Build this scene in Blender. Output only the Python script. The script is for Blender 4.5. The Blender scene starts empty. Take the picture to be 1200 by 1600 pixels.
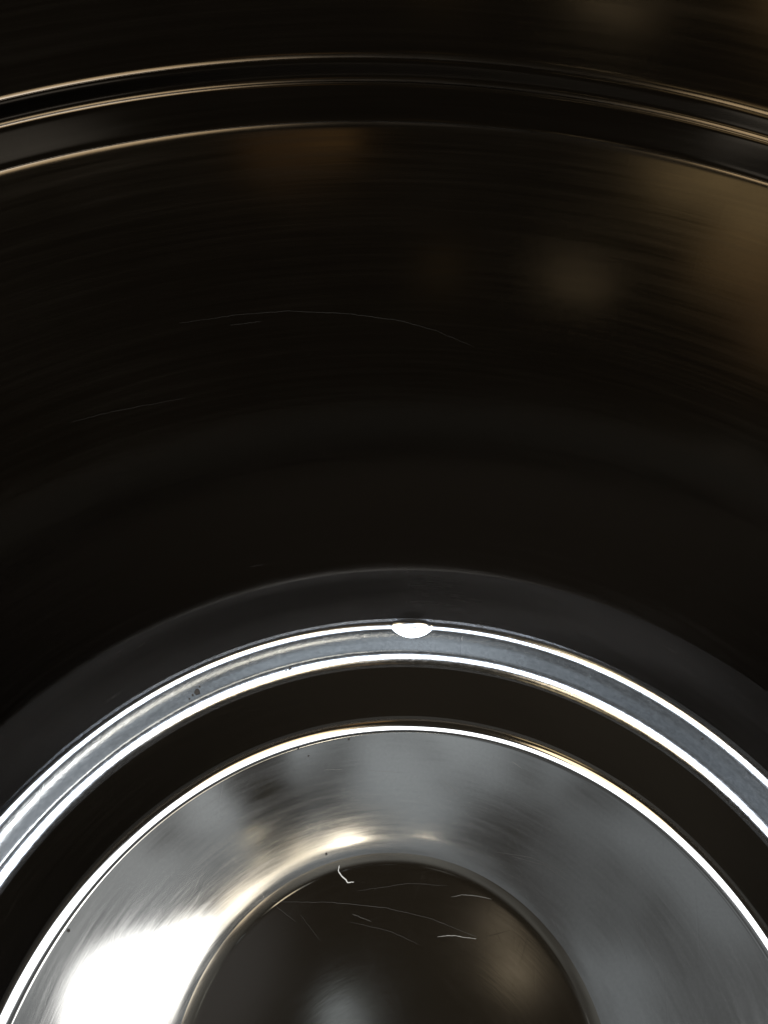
import bpy, math, random
from math import radians, sin, cos, pi, atan2, sqrt
from mathutils import Vector, noise
random.seed(7)
scn = bpy.context.scene
S = 0.30          # one fitted unit (camera height above the pan floor) in metres
Z0 = 0.33         # world height of the camera

# ------------------------------------------------------------------ camera
cam_d = bpy.data.cameras.new('camera'); cam = bpy.data.objects.new('camera', cam_d)
scn.collection.objects.link(cam); scn.camera = cam
cam_d.sensor_fit = 'VERTICAL'; cam_d.sensor_height = 36; cam_d.sensor_width = 27
cam_d.lens = 36 * 1400 / 1600; cam_d.clip_start = 0.005; cam_d.clip_end = 100
cam.location = (0, 0, Z0)
cam.rotation_mode = 'XYZ'
from mathutils import Matrix
PITCH, ROLL = radians(61.11), radians(5.045)
cam.matrix_world = Matrix.Translation((0, 0, Z0)) @ Matrix.Rotation(pi/2 - PITCH, 4, 'X') @ Matrix.Rotation(ROLL, 4, 'Z')

# ------------------------------------------------------------------ surroundings light (procedural environment)
world = bpy.data.worlds.new('World'); scn.world = world; world.use_nodes = True
wt = world.node_tree; wn = wt.nodes; wn.clear()
wout = wn.new('ShaderNodeOutputWorld'); bg = wn.new('ShaderNodeBackground')
wt.links.new(bg.outputs[0], wout.inputs[0])
wtc = wn.new('ShaderNodeTexCoord')
wnoise = wn.new('ShaderNodeTexNoise'); wnoise.inputs['Scale'].default_value = 3.2; wnoise.inputs['Detail'].default_value = 3
wt.links.new(wtc.outputs['Generated'], wnoise.inputs['Vector'])
def wmath(op, a, b=None):
    n = wn.new('ShaderNodeMath'); n.operation = op
    for i, v in enumerate((a, b)):
        if v is None: continue
        if isinstance(v, (int, float)): n.inputs[i].default_value = v
        else: wt.links.new(v, n.inputs[i])
    return n.outputs[0]
# direction warped a little by noise so no light source has a perfect outline
wsub = wn.new('ShaderNodeVectorMath'); wsub.operation = 'SUBTRACT'
wt.links.new(wnoise.outputs['Color'], wsub.inputs[0]); wsub.inputs[1].default_value = (.5, .5, .5)
wscl = wn.new('ShaderNodeVectorMath'); wscl.operation = 'SCALE'; wscl.inputs['Scale'].default_value = 0.10
wt.links.new(wsub.outputs[0], wscl.inputs[0])
wadd = wn.new('ShaderNodeVectorMath'); wadd.operation = 'ADD'
wt.links.new(wtc.outputs['Generated'], wadd.inputs[0]); wt.links.new(wscl.outputs[0], wadd.inputs[1])
wdir = wn.new('ShaderNodeVectorMath'); wdir.operation = 'NORMALIZE'; wt.links.new(wadd.outputs[0], wdir.inputs[0])
def dirv(az, el):
    az, el = radians(az), radians(el); return (sin(az)*cos(el), cos(az)*cos(el), sin(el))
def blob(az, el, inner, outer, warped=True):
    """1 inside `inner` degrees of a direction, 0 outside `outer`"""
    d = wn.new('ShaderNodeVectorMath'); d.operation = 'DOT_PRODUCT'
    wt.links.new((wdir if warped else wtc).outputs[0 if warped else 'Generated'], d.inputs[0]); d.inputs[1].default_value = dirv(az, el)
    m = wn.new('ShaderNodeMapRange'); m.interpolation_type = 'SMOOTHSTEP'
    wt.links.new(d.outputs['Value'], m.inputs['Value'])
    m.inputs['From Min'].default_value = cos(radians(outer)); m.inputs['From Max'].default_value = cos(radians(inner))
    return m.outputs['Result']
def wcol(col, fac):
    n = wn.new('ShaderNodeVectorMath'); n.operation = 'SCALE'
    n.inputs[0].default_value = col; wt.links.new(fac, n.inputs['Scale']); return n.outputs[0]
def vadd(a, b):
    n = wn.new('ShaderNodeVectorMath'); n.operation = 'ADD'; wt.links.new(a, n.inputs[0]); wt.links.new(b, n.inputs[1]); return n.outputs[0]
def inv(a): return wmath('SUBTRACT', 1.0, a)
one = wn.new('ShaderNodeValue'); one.outputs[0].default_value = 1
ambient = wcol((.022, .018, .0125), one.outputs[0])
def vec(x, y):      # direction by its horizontal components (x right, y away from the viewer)
    return math.degrees(atan2(x, y)), math.degrees(math.acos(min(1, sqrt(x*x + y*y))))
# pale overcast light that fills the upper part of the opening
wn2 = wn.new('ShaderNodeTexNoise'); wn2.inputs['Scale'].default_value = 9; wn2.inputs['Detail'].default_value = 2.5
wt.links.new(wtc.outputs['Generated'], wn2.inputs['Vector'])
mottle = wn.new('ShaderNodeMapRange'); mottle.interpolation_type = 'SMOOTHSTEP'; wt.links.new(wn2.outputs['Fac'], mottle.inputs['Value'])
mottle.inputs['From Min'].default_value = .36; mottle.inputs['From Max'].default_value = .6
mottle.inputs['To Min'].default_value = .32; mottle.inputs['To Max'].default_value = 1.0
soft = wcol((.16, .178, .19), blob(20, 84, 18, 36))
soft = vadd(soft, wcol((.18, .195, .20), blob(*vec(-.05, .36), 6, 20)))
soft = vadd(soft, wcol((.16, .16, .155), blob(*vec(-.30, .14), 3, 14)))
soft = vadd(soft, wcol((.12, .14, .16), blob(*vec(.30, .42), 3, 15)))
soft = vadd(soft, wcol((.22, .25, .28), blob(*vec(.58, .30), 6, 18)))
soft = vadd(soft, wcol((.16, .17, .175), blob(*vec(.06, .40), 4, 10)))
soft = vadd(soft, wcol((.04, .09, .20), blob(*vec(-.62, .22), 6, 16)))
sm = wn.new('ShaderNodeVectorMath'); sm.operation = 'SCALE'; wt.links.new(soft, sm.inputs[0]); wt.links.new(mottle.outputs['Result'], sm.inputs['Scale'])
hots = [blob(178, 66, 8, 12), blob(-105, 50, 12, 18), blob(110, 50, 12, 18), blob(-143, 58, 11, 16), blob(143, 58, 11, 16)]
h = hots[0]
for q in hots[1:]: h = wmath('MAXIMUM', h, q)
acc = vadd(sm.outputs[0], wcol((5.6, 5.8, 6.0), h))
W = (2.8, 2.15, 1.3)
LOW = [(152, 45, 4, 9, W), (-162, 45, 6.5, 8, W), (151, 7, 4, 7, (.26, .25, .23)), (-164, 7, 4, 7, (.26, .25, .23)),
       (-172, 28.5, 1.4, 2.6, (.60, .44, .22)), (-167, 28.5, 2, 4.0, (.62, .46, .23)), (-168, 24, 1.2, 2.6, (.36, .24, .11)), (-163.5, 22, 2, 4, (.26, .165, .08)),
       (-179.2, 23.0, .05, .3, (2.6, 2.0, 1.2)), (-178.2, 22.8, .05, .3, (4.5, 3.5, 2.1)), (-177.2, 22.5, .05, .3, (4.5, 3.6, 2.2)), (-176.2, 22.3, .05, .3, (4.0, 3.1, 1.9)), (-175.2, 22.0, .05, .3, (1.2, .9, .5)), (-16, 51, 4, 15, (.30, .29, .28)),  # last entry: unseen soft fill ahead, added to lift the lower wall
       (164, 31, .5, 2.6, (.16, .085, .03)), (167.2, 31.2, .3, 1.6, (.30, .17, .06)),
       (173, 23, .3, 1.3, (.16, .10, .04))]
# dims that light: the person looking in, plus added patches mottling the reflections
dark = one.outputs[0]
for x, y, i, o_, k in ((.055, -.025, 4.2, 6, .985), (-.112, .205, 2, 2.7, .88), (-.085, .165, 1.8, 2.4, .82), (-.04, .2, 1, 2, .4), (.15, .165, .5, 2.6, .4), (.19, .145, .8, 3.0, .45), (.24, .15, .5, 2.4, .35),
                       (.27, .11, .5, 3.2, .4), (.30, .085, .5, 2.6, .35), (.34, .03, 1, 4.5, .45), (.22, .09, .5, 2.6, .35), (.13, .13, .6, 3, .45), (.42, .33, 1.5, 5, .6)):
    dark = wmath('MULTIPLY', dark, inv(wmath('MULTIPLY', blob(*vec(x, y), i, o_), k)))
sc = wn.new('ShaderNodeVectorMath'); sc.operation = 'SCALE'; wt.links.new(acc, sc.inputs[0]); wt.links.new(dark, sc.inputs['Scale'])
acc = vadd(sc.outputs[0], ambient)
# bright window to the left, plus warm spots added as rim glow and glints
for x, y, i, o_, c in ((-.19, -.012, 1.8, 3.6, (4.5, 4.5, 4.4)), (-.14, .02, 1.2, 3.0, (4, 3.9, 3.6)), (-.09, .07, .8, 2.4, (2.6, 2.3, 1.8)),
                       (-.045, .115, .6, 2.0, (1.4, 1.2, .85)), (.0, .14, .5, 1.5, (6, 5.3, 4.1)), (-.105, .145, .15, .35, (2.2, 1.9, 1.3)),
                       (-.095, .12, .15, .35, (2.2, 1.9, 1.3)), (.07, .155, .1, .3, (5, 4.2, 3)),
                       (155, 0, 0, 0, None)):
    if c: acc = vadd(acc, wcol(c, blob(*vec(x, y), i, o_)))
# pale spots added to the surroundings to show as reflections in the dish
for x, y, i, o_, c in ((.038, -.046, .1, .34, (.7, .85, 1.0)), (.044, -.052, .1, .34, (.7, .85, 1.0)), (.102, -.034, .1, .55, (.40, .36, .29)), (.096, -.020, .1, .5, (.34, .31, .26)), (-.01, -.035, .4, 2.0, (.06, .065, .075))):
    acc = vadd(acc, wcol(c, blob(*vec(x, y), i, o_)))
# warm light low behind the viewer, plus spots added for the wall's reflections
for az, el, i, o_, c in LOW:
    acc = vadd(acc, wcol(c, blob(az, el, i, o_)))
wt.links.new(acc, bg.inputs['Color']); bg.inputs['Strength'].default_value = 1.0

scn.view_settings.view_transform = 'Standard'; scn.view_settings.look = 'None'
scn.view_settings.exposure = 0; scn.view_settings.gamma = 1
scn.cycles.max_bounces = 14; scn.cycles.glossy_bounces = 12; scn.cycles.sample_clamp_indirect = 6

# ------------------------------------------------------------------ materials
def steel(name, base, rough, bump=.25, fr=420, fa=3.0, aniso=.5, blotch=.04, scratch=.3, rv=.10, cv=1.0, scuffs=.05):
    m = bpy.data.materials.new(name); m.use_nodes = True
    t = m.node_tree; N = t.nodes; L = t.links; b = N['Principled BSDF']
    b.inputs['Metallic'].default_value = 1
    tc = N.new('ShaderNodeTexCoord'); sx = N.new('ShaderNodeSeparateXYZ'); L.new(tc.outputs['Object'], sx.inputs[0])
    def M(op, a, c=None, d=None):
        n = N.new('ShaderNodeMath'); n.operation = op
        for i, v in enumerate((a, c, d)):
            if v is None: continue
            if isinstance(v, (int, float)): n.inputs[i].default_value = v
            else: L.new(v, n.inputs[i])
        return n.outputs[0]
    r = M('SQRT', M('ADD', M('MULTIPLY', sx.outputs[0], sx.outputs[0]), M('MULTIPLY', sx.outputs[1], sx.outputs[1])))
    cmb = N.new('ShaderNodeCombineXYZ')
    # circular brushing: stretched noise wound round the axis (cos/sin keeps it seamless)
    ca = M('DIVIDE', sx.outputs[0], M('ADD', r, 1e-4)); sa = M('DIVIDE', sx.outputs[1], M('ADD', r, 1e-4))
    L.new(M('MULTIPLY', ca, fa), cmb.inputs[0]); L.new(M('MULTIPLY', sa, fa), cmb.inputs[1])
    L.new(M('MULTIPLY', M('ADD', r, M('MULTIPLY', sx.outputs[2], 1.0)), fr), cmb.inputs[2])
    n1 = N.new('ShaderNodeTexNoise'); n1.inputs['Scale'].default_value = 1; n1.inputs['Detail'].default_value = 5; n1.inputs['Roughness'].default_value = .65
    L.new(cmb.outputs[0], n1.inputs['Vector'])
    # big soft wear blotches
    n2 = N.new('ShaderNodeTexNoise'); n2.inputs['Scale'].default_value = 22; n2.inputs['Detail'].default_value = 5
    L.new(tc.outputs['Object'], n2.inputs['Vector'])
    n3 = N.new('ShaderNodeTexNoise'); n3.inputs['Scale'].default_value = 900; n3.inputs['Detail'].default_value = 2
    L.new(tc.outputs['Object'], n3.inputs['Vector'])
    # random straight scratches: thin bands of a strongly stretched, rotated noise
    mp = N.new('ShaderNodeMapping'); mp.inputs['Rotation'].default_value = (0, 0, .65); mp.inputs['Scale'].default_value = (900, 14, 60)
    L.new(tc.outputs['Object'], mp.inputs[0])
    n4 = N.new('ShaderNodeTexNoise'); n4.inputs['Scale'].default_value = 1; n4.inputs['Detail'].default_value = 1; L.new(mp.outputs[0], n4.inputs['Vector'])
    scr = N.new('ShaderNodeMapRange'); scr.inputs['From Min'].default_value = .68; scr.inputs['From Max'].default_value = .8; L.new(n4.outputs['Fac'], scr.inputs['Value'])
    scuff = None
    for rot, sc_, th in ((.3, (1500, 40, 200), .66), (1.25, (1900, 60, 200), .67), (2.3, (1300, 30, 200), .67), (-.45, (2300, 80, 200), .66)):
        mq = N.new('ShaderNodeMapping'); mq.inputs['Rotation'].default_value = (0, 0, rot); mq2 = N.new('ShaderNodeMapping'); mq2.inputs['Scale'].default_value = sc_
        L.new(tc.outputs['Object'], mq.inputs[0]); L.new(mq.outputs[0], mq2.inputs[0]); mq = mq2
        nq = N.new('ShaderNodeTexNoise'); nq.inputs['Scale'].default_value = 1; nq.inputs['Detail'].default_value = 2; L.new(mq.outputs[0], nq.inputs['Vector'])
        rq = N.new('ShaderNodeMapRange'); rq.inputs['From Min'].default_value = th; rq.inputs['From Max'].default_value = th + .12; L.new(nq.outputs['Fac'], rq.inputs['Value'])
        scuff = rq.outputs['Result'] if scuff is None else M('MAXIMUM', scuff, rq.outputs['Result'])
    wearm = N.new('ShaderNodeMapRange'); wearm.inputs['From Min'].default_value = .42; wearm.inputs['From Max'].default_value = .62; L.new(n2.outputs['Fac'], wearm.inputs['Value'])
    scuff = M('MULTIPLY', scuff, wearm.outputs['Result'])      # clustered, not everywhere
    ro = M('ADD', M('MULTIPLY_ADD', n1.outputs['Fac'], rv, rough - rv/2), M('MULTIPLY_ADD', n2.outputs['Fac'], blotch, -blotch / 2))
    L.new(M('MULTIPLY_ADD', scuff, scuffs, ro), b.inputs['Roughness'])
    mix = N.new('ShaderNodeMix'); mix.data_type = 'RGBA'
    L.new(M('MULTIPLY_ADD', n1.outputs['Fac'], .6, M('MULTIPLY', n3.outputs['Fac'], .4)), mix.inputs['Factor'])
    mix.inputs['A'].default_value = (*[c * (1 - .14*cv) for c in base], 1); mix.inputs['B'].default_value = (*[min(1, c * (1 + .12*cv)) for c in base], 1)
    L.new(mix.outputs['Result'], b.inputs['Base Color'])
    bp = N.new('ShaderNodeBump'); bp.inputs['Strength'].default_value = bump; bp.inputs['Distance'].default_value = .00003
    L.new(M('ADD', n1.outputs['Fac'], M('MULTIPLY', scr.outputs['Result'], -scratch)), bp.inputs['Height'])
    L.new(bp.outputs[0], b.inputs['Normal'])
    b.inputs['Anisotropic'].default_value = aniso
    tg = N.new('ShaderNodeTangent'); tg.direction_type = 'RADIAL'; tg.axis = 'Z'; L.new(tg.outputs[0], b.inputs['Tangent'])
    return m
M_wall = steel('brushed_steel_wall', (.13, .117, .102), .12, .12, 500, 3, 0, rv=.14, blotch=.08, scuffs=.008)  # same steel darkened in colour, standing in for dark reflections
M_foot = steel('darkened_steel_foot', (.074, .069, .065), .25, .12, 500, 3, 0, rv=.12, blotch=.1, scuffs=.0)  # darker steel colour stands in for the band's dim reflections
M_riser = steel('darkened_steel_riser', (.22, .19, .155), .12, .10, 500, 3, .4)  # colour darkened to imitate the dark wall mirrored in this slope
M_base = steel('polished_steel_base', (.62, .61, .60), .075, .08, 700, 5, .4)
M_disc = steel('steel_disc', (.40, .36, .305), .06, .05, 900, 5, .3, rv=.03, cv=.35, scuffs=.035)
M_step = steel('brushed_steel_step', (.66, .70, .76), .13, .6, 900, 60, .2, scratch=.3, rv=.14, cv=2.6)

def plain(name, col, rough=.7, metal=0):
    m = bpy.data.materials.new(name); m.use_nodes = True; t = m.node_tree; b = t.nodes['Principled BSDF']
    nz = t.nodes.new('ShaderNodeTexNoise'); nz.inputs['Scale'].default_value = 60; nz.inputs['Detail'].default_value = 4
    cr = t.nodes.new('ShaderNodeMix'); cr.data_type = 'RGBA'; t.links.new(nz.outputs['Fac'], cr.inputs['Factor'])
    cr.inputs['A'].default_value = (*[c*.8 for c in col], 1); cr.inputs['B'].default_value = (*[min(1, c*1.2) for c in col], 1)
    t.links.new(cr.outputs['Result'], b.inputs['Base Color']); b.inputs['Roughness'].default_value = rough; b.inputs['Metallic'].default_value = metal
    return m

# ------------------------------------------------------------------ the pot: one profile turned round a (slightly wandering) axis
# circles as fitted: radius, depth below camera, centre x, centre y
FIT = {'A': (.4112, 1.0, .0814, -.1302), 'B': (.4633, .9491, .0765, -.1190), 'C': (.4887, .9242, .0754, -.1163),
       'D': (.5622, .88, .0846, -.1441), 'E': (.2240, 1.0606, .0471, -.0710),
       'R1': (.6323, .3833, .0425, -.0691), 'R2': (.6323, .3977, .0410, -.0707), 'R3': (.6317, .4219, .0451, -.0804)}
def at(name, H, dr=0.0):
    r, h, cx, cy = FIT[name]; k = H / h
    return [r*k + dr, H, cx*k, cy*k]
def lerp4(a, b, t): return [x + (y-x)*t for x, y in zip(a, b)]
def between(n1, n2, t, H):
    a = at(n1, 1.0); b = at(n2, 1.0); c = lerp4(a, b, t)
    return [c[0]*H, H, c[2]*H, c[3]*H]
def fillet(P, L, seg=14):
    """P: control rows, L: fillet reach before/after every corner"""
    out = [P[0]]
    for i in range(1, len(P)-1):
        a, b, c = P[i-1], P[i], P[i+1]
        la = sqrt((a[0]-b[0])**2 + (a[1]-b[1])**2); lb = sqrt((c[0]-b[0])**2 + (c[1]-b[1])**2)
        l = min(L[i], la*.49, lb*.49)
        s, e = lerp4(b, a, l/la), lerp4(b, c, l/lb)
        for k in range(seg+1):
            t = k/seg; out.append([(1-t)**2*x + 2*t*(1-t)*y + t*t*z for x, y, z in zip(s, b, e)])
    out.append(P[-1]); return out
def densify(P, step):
    out = []
    for a, b in zip(P, P[1:]):
        n = max(1, int(sqrt((a[0]-b[0])**2 + (a[1]-b[1])**2) / step))
        out += [lerp4(a, b, k/n) for k in range(n)]
    return out + [P[-1]]
NPHI = 720
AX = (.0617*S, -.10*S)     # pot origin on the ground
def pos(row, ph, fn=None):
    r, H, cx, cy = row
    if r > .2:      # metal is never perfectly round: faint broad waves
        H += .00022*noise.noise((sin(ph)*2.2, cos(ph)*2.2, H*2))
    if fn: r, H = fn(r, H, ph)
    return Vector(((cx + r*sin(ph))*S - AX[0], (cy + r*cos(ph))*S - AX[1], Z0 - H*S))
def lathe(name, rows, mat, parent, fn=None, NPHI=720):
    nr = len(rows); co = []
    for row in rows:
        for j in range(NPHI): co.append(pos(row, 2*pi*j/NPHI, fn))
    faces = [(i*NPHI+j, i*NPHI+(j+1) % NPHI, (i+1)*NPHI+(j+1) % NPHI, (i+1)*NPHI+j) for i in range(nr-1) for j in range(NPHI)]
    faces = [f[::-1] for f in faces]
    me = bpy.data.meshes.new(name); me.from_pydata(co, [], faces); me.polygons.foreach_set('use_smooth', [True]*len(me.polygons))
    me.update(); me.materials.append(mat)
    o = bpy.data.objects.new(name, me); scn.collection.objects.link(o); o.parent = parent
    return o

pot = bpy.data.objects.new('steel_pot', None); scn.collection.objects.link(pot); pot.location = (AX[0], AX[1], 0)
pot['label'] = 'deep round stainless steel pot seen from inside, with stepped shiny base and dark walls'
pot['category'] = 'pot'

HB = .94
E = at('E', 1.0010); E[2] += .012
disc_rows = []
NQ, h_ = 160, E[1]
for k in range(NQ, -1, -1):      # built from the edge inward; the slope eases in so the edge is soft
    q = 1-(1-k/NQ)**1.6; q2 = 1-(1-(k+1)/NQ)**1.6 if k < NQ else 1
    e_ = min(1, max(0, (1-q)/.09)); e_ = e_*e_*(3-2*e_)
    if k < NQ: h_ += .068*q*(.25+.75*e_)*(q2-q)*E[0]
    disc_rows.insert(0, [max(E[0]*q, .0004), h_, E[2], E[3]])
A = at('A', 1.0); B = at('B', HB); C = at('C', HB - .0026); C1 = lerp4(B, C, .62); C1[1] = HB - .0004
bowl = [E, lerp4(E, A, .04), lerp4(E, A, .11), lerp4(E, A, .55), A, B, C]
bowl[1][1] = 1.0008; bowl[2][1] = 1.0006; bowl[3][1] = 1.0003
bowl[4][1] = 1.0
M1 = between('C', 'D', .40, .912); D = at('D', .872)
top = [.7925, .40, .050, -.084]; low = lerp4(D, at('R3', .506), .06); 
full = fillet([E, bowl[1], bowl[2], bowl[3], A, B, C1, C, M1, D, low], [0, .004, .01, .05, .0115, .0095, .006, .010, .02, .035, 0])
full = densify(full, .0015)
# split the one continuous profile into parts where they meet
for rows in (full, disc_rows):
    for row in rows:      # small pressed lip where dish and pan meet
        row[1] -= .00001*math.exp(-((row[0]-E[0])/.003)**2)
def cut(rows, a, b): return rows[a:b+1]
def nearest(rows, p): return min(range(len(rows)), key=lambda i: (rows[i][0]-p[0])**2 + (rows[i][1]-p[1])**2)
iB = nearest(full, lerp4(A, B, .5)); iC = nearest(full, lerp4(C, M1, .30))
WELD = atan2((.043 - C[2]), (.365 - C[3]))
def dent(r, H, ph):      # pressed mark where the step meets the wall
    a = ((ph + pi) % (2*pi) - pi - WELD) * .49
    rc = .4905
    if abs(a) < .021:
        dep = .0100*(1 - (a/.021)**2)**.8
        if rc-dep < r <= rc: H -= (r - (rc-dep))*.33
        elif r > rc: H -= dep*.33*math.exp(-((r-rc)/.018)**2)
    return r, H
lathe('recessed_disc', disc_rows, M_disc, pot)
iA2 = nearest(full, lerp4(A, B, .15)); iB2 = nearest(full, lerp4(B, A, .14))
lathe('floor_pan', cut(full, 0, iA2), M_base, pot)
lathe('riser', cut(full, iA2, iB2), M_riser, pot, None, 1440)
lathe('step_ring', cut(full, iB2, iC), M_step, pot, dent, 1800)
# wall with three rolled beads near the rim
def bead(n, amp, w):
    b = at(n, FIT[n][1]); 
    return [(b[1]+w*math.cos(t), amp*(math.sin(t))) for t in ()]
R3, R2, R1 = at('R3', .506), at('R2', .477), at('R1', .460, .003)
wl = densify([low, lerp4(low, R3, .93)], .006)[:-1] + densify([lerp4(low, R3, .93), R3, R2, R1, lerp4(R1, top, .1)], .0005)[:-1] + densify([lerp4(R1, top, .1), top], .01)
for row in wl:
    for b, am in ((R1, .0009), (R2, .0015), (R3, .0005)):
        row[0] += am*(math.erf((b[1]-row[1])/.0028) - (-1 if row[1] > b[1] else 1))
wl[-1:] = densify([wl[-1], lerp4(R1, top, 1.45)], .006)
iD = nearest(full, D)
lathe('wall_foot', cut(full, iC, iD), M_foot, pot, dent, 1440)
wallrows = cut(full, iD, len(full)-2) + wl
rim = [wl[-1]]
for k in range(1, 25):
    t = k/24*pi*1.35
    rim.append([wl[-1][0]+.008-.008*cos(t), wl[-1][1]-.008*sin(t), wl[-1][2], wl[-1][3]])
lathe('side_wall', wallrows, M_wall, pot, dent, 1440)
lathe('rolled_rim', rim, M_wall, pot)
outer = densify([[wl[-1][0]+.014, wl[-1][1]+.004, .05, -.084], [.88, .44, .055, -.09], [.68, 1.0, D[2], D[3]], [.66, 1.03, D[2], D[3]], [0.001, 1.035, D[2], D[3]]], .05)
lathe('outer_shell', outer, M_wall, pot)

# ground under the pot
import bmesh
bm = bmesh.new(); bmesh.ops.create_grid(bm, x_segments=8, y_segments=8, size=2.0)
me = bpy.data.meshes.new('ground'); bm.to_mesh(me); bm.free()
me.materials.append(plain('dark_worktop', (.06, .05, .042), .5))
g = bpy.data.objects.new('ground', me); scn.collection.objects.link(g); g['kind'] = 'structure'; g.location = (0, 0, Z0 - 1.04*S)

# ------------------------------------------------------------------ small marks, placed on the real surface
from mathutils.bvhtree import BVHTree
bpy.context.view_layer.update()
verts, polys = [], []
for o in pot.children:
    if o.name in ('outer_shell',): continue
    n0 = len(verts); verts += [o.matrix_world @ v.co for v in o.data.vertices]; polys += [[n0+i for i in p.vertices] for p in o.data.polygons]
tree = BVHTree.FromPolygons(verts, polys)
CM = cam.matrix_world.copy()
def surf(px, py):
    """surface point of the pot seen at a photograph pixel, and its normal"""
    d = (CM.to_3x3() @ Vector(((px-600)/1400, -(py-800)/1400, -1))).normalized()
    p, n, i, l = tree.ray_cast(CM.translation, d)
    if n.dot(d) > 0: n = -n
    return p, n
def tube(name, pts, rad, mat, parent=None, lift=1.0, seg=6, flat=.5):
    """thin tapering thread lying on the metal through world points (p, normal)"""
    co, fc = [], []
    m = len(pts)
    for i, (p, n) in enumerate(pts):
        t = (pts[min(i+1, m-1)][0] - pts[max(i-1, 0)][0]).normalized(); b = t.cross(n).normalized(); u = b.cross(t)
        u = u if u.dot(n) > 0 else -u
        r = rad * (.25 + .75*sin(pi*(i+.5)/m)**.5) * random.uniform(.75, 1.25)
        for k in range(seg):
            a = 2*pi*k/seg; co.append(p + u*rad*flat*lift + b*r*cos(a) + u*r*flat*sin(a))
    for i in range(m-1):
        for k in range(seg): fc.append((i*seg+k, i*seg+(k+1) % seg, (i+1)*seg+(k+1) % seg, (i+1)*seg+k))
    fc.append(tuple(range(seg))[::-1]); fc.append(tuple((m-1)*seg+k for k in range(seg)))
    me = bpy.data.meshes.new(name); me.from_pydata(co, [], fc); me.polygons.foreach_set('use_smooth', [True]*len(fc)); me.update(); me.materials.append(mat)
    o = bpy.data.objects.new(name, me); scn.collection.objects.link(o)
    if parent:
        o.parent = parent; o.matrix_parent_inverse = parent.matrix_world.inverted()
    else:      # origin on the thing itself
        c = sum((v.co for v in me.vertices), Vector())/len(me.vertices); me.transform(Matrix.Translation(-c)); o.location = c
    return o
def path(pp, n, wob=1.2):
    out = []
    for a, b in zip(pp, pp[1:]):
        for k in range(n):
            t = k/n; out.append(surf(a[0]+(b[0]-a[0])*t + random.uniform(-wob, wob)*.4, a[1]+(b[1]-a[1])*t + random.uniform(-wob, wob)*.4))
    out.append(surf(*pp[-1])); return out
M_scr = plain('bare_scratched_metal', (.17, .16, .145), .55, .6)
M_scrd = plain('shallow_scratch', (.06, .055, .05), .5, .7)
M_scrw = plain('wall_scratch', (.035, .032, .028), .5, .7)
M_lint = plain('pale_lint', (.62, .60, .56), .9)
M_hair = plain('grey_fibre', (.3, .285, .26), .8)
M_crumb = plain('dark_residue', (.035, .03, .026), .9)
def thing(o, label, cat, group=None):
    o['label'] = label; o['category'] = cat
    if group: o['group'] = group
    return o
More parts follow.
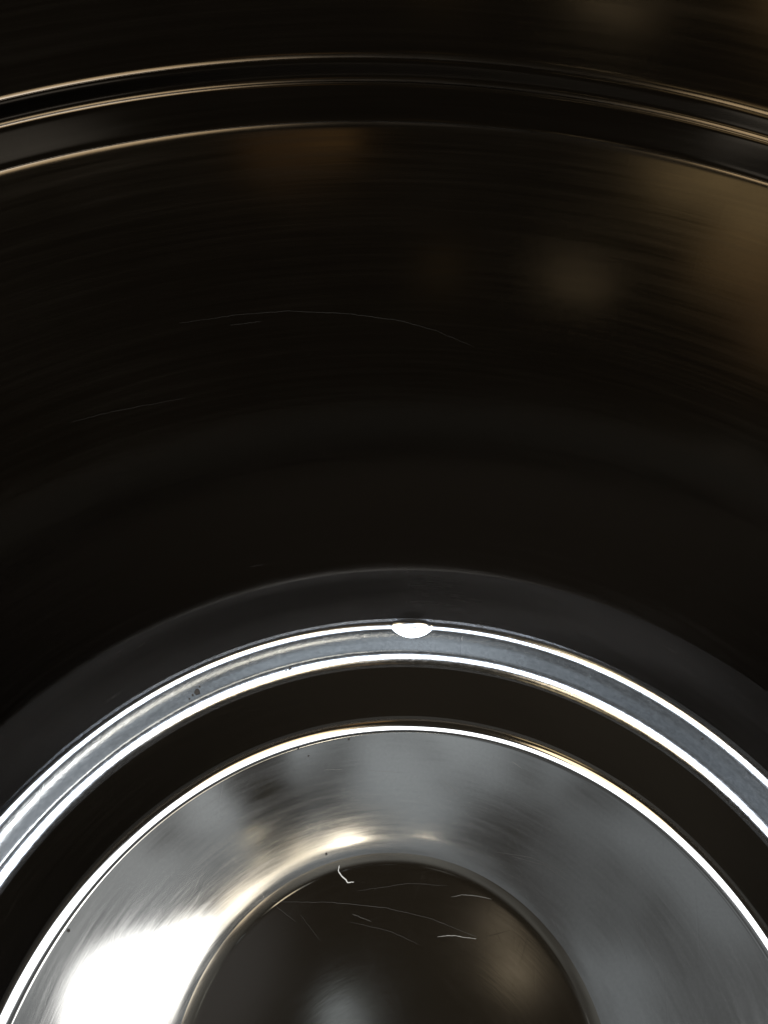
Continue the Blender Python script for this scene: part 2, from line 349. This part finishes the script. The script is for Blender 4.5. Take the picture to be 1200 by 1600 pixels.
# scratches in the disc, the pan and the wall
for pp, r, m in (([(425, 1409), (520, 1410), (600, 1418), (670, 1434), (745, 1464)], .00006, M_scrd),
                 ([(560, 1392), (640, 1380), (700, 1384)], .00004, M_scrd), ([(545, 1440), (610, 1455), (655, 1476)], .00004, M_scrd),
                 ([(705, 1402), (722, 1398), (745, 1400), (768, 1405)], .00008, M_scr),
                 ([(430, 1415), (462, 1440)], .00004, M_scrd), ([(470, 1430), (500, 1470)], .00003, M_scrd),
                 ([(800, 1338), (850, 1352), (885, 1375)], .00006, M_scrd), ([(770, 1330), (830, 1340), (895, 1368)], .00005, M_scrd),
                 ([(960, 1445), (980, 1500)], .00004, M_scrd), ([(985, 1420), (1030, 1520)], .00004, M_scrd),
                 ([(570, 1204), (632, 1207)], .00003, M_scr), ([(505, 1203), (535, 1202)], .00005, M_scr),
                 ([(690, 1215), (720, 1245)], .00003, M_scr), ([(800, 1190), (815, 1200)], .00005, M_scr),
                 ([(550, 1428), (580, 1440)], .00004, M_scr), ([(330, 1500), (350, 1470)], .00003, M_scrd),
                 ([(280, 505), (370, 492), (450, 486), (540, 490), (620, 500), (680, 516), (740, 542)], .00004, M_scrw),
                 ([(360, 508), (410, 502)], .00003, M_scrw), ([(110, 660), (180, 642), (290, 622)], .00003, M_scrw),
                 ([(390, 886), (412, 882)], .00004, M_scrw), ([(215, 1012), (228, 1003)], .00005, M_scrw)):
    tube('scratch', path(pp, 12), r, m, pot, lift=.2, flat=.35)
# lint and fibres lying on the disc
thing(tube('lint_fibre', path([(530, 1352), (529, 1362), (534, 1369), (540, 1374), (543, 1379), (553, 1378)], 5, 1.5), .00018, M_lint),
      'short kinked white lint thread lying on the dark disc near its upper left edge', 'lint')
thing(tube('hair_fibre', path([(684, 1464), (698, 1462), (712, 1462), (728, 1465), (744, 1467)], 6, 1), .00009, M_hair),
      'thin nearly straight grey fibre lying on the dark disc right of centre', 'fibre')
# dark crumbs
def crumb(px, py, r, label, group=None, name='crumb'):
    p, n = surf(px, py); co = []
    import bmesh as _b
    bm = _b.new(); _b.ops.create_icosphere(bm, subdivisions=2, radius=r)
    for v in bm.verts: v.co *= random.uniform(.65, 1.3); v.co.z *= .45
    me = bpy.data.meshes.new(name); bm.to_mesh(me); bm.free(); me.materials.append(M_crumb)
    o = bpy.data.objects.new(name, me); scn.collection.objects.link(o)
    o.rotation_euler = n.to_track_quat('Z', 'Y').to_euler(); o.location = p + n*r*.3
    return thing(o, label, 'crumb', group)
crumb(308, 1081, .0009, 'largest dark residue crumb, stuck on the bright step ring left of centre')
crumb(301, 1086, .00035, 'tiny dark speck just left of the largest crumb on the step ring')
crumb(312, 1073, .0003, 'tiny dark speck just above the largest crumb on the step ring')
crumb(296, 1092, .00028, 'faintest speck lowest beside the largest crumb on the step ring')
crumb(453, 1045, .0005, 'small dark crumb on the inner white edge of the step ring')
crumb(447, 1048, .0003, 'tiny speck beside the crumb on the inner edge of the step ring')
crumb(1098, 1154, .0004, 'small dark speck on the right side of the step ring')
crumb(545, 1155, .0004, 'dark speck on the pan just below the top of its white edge')
crumb(466, 1170, .0003, 'dark speck on the upper pan, touching its white edge')
crumb(482, 1181, .0003, 'dark speck on the upper pan, second inward from its white edge')
crumb(107, 1454, .0005, 'dark speck on the pan above the blown white reflection at far left')
crumb(510, 1334, .0004, 'dark speck at the top left edge of the recessed disc')
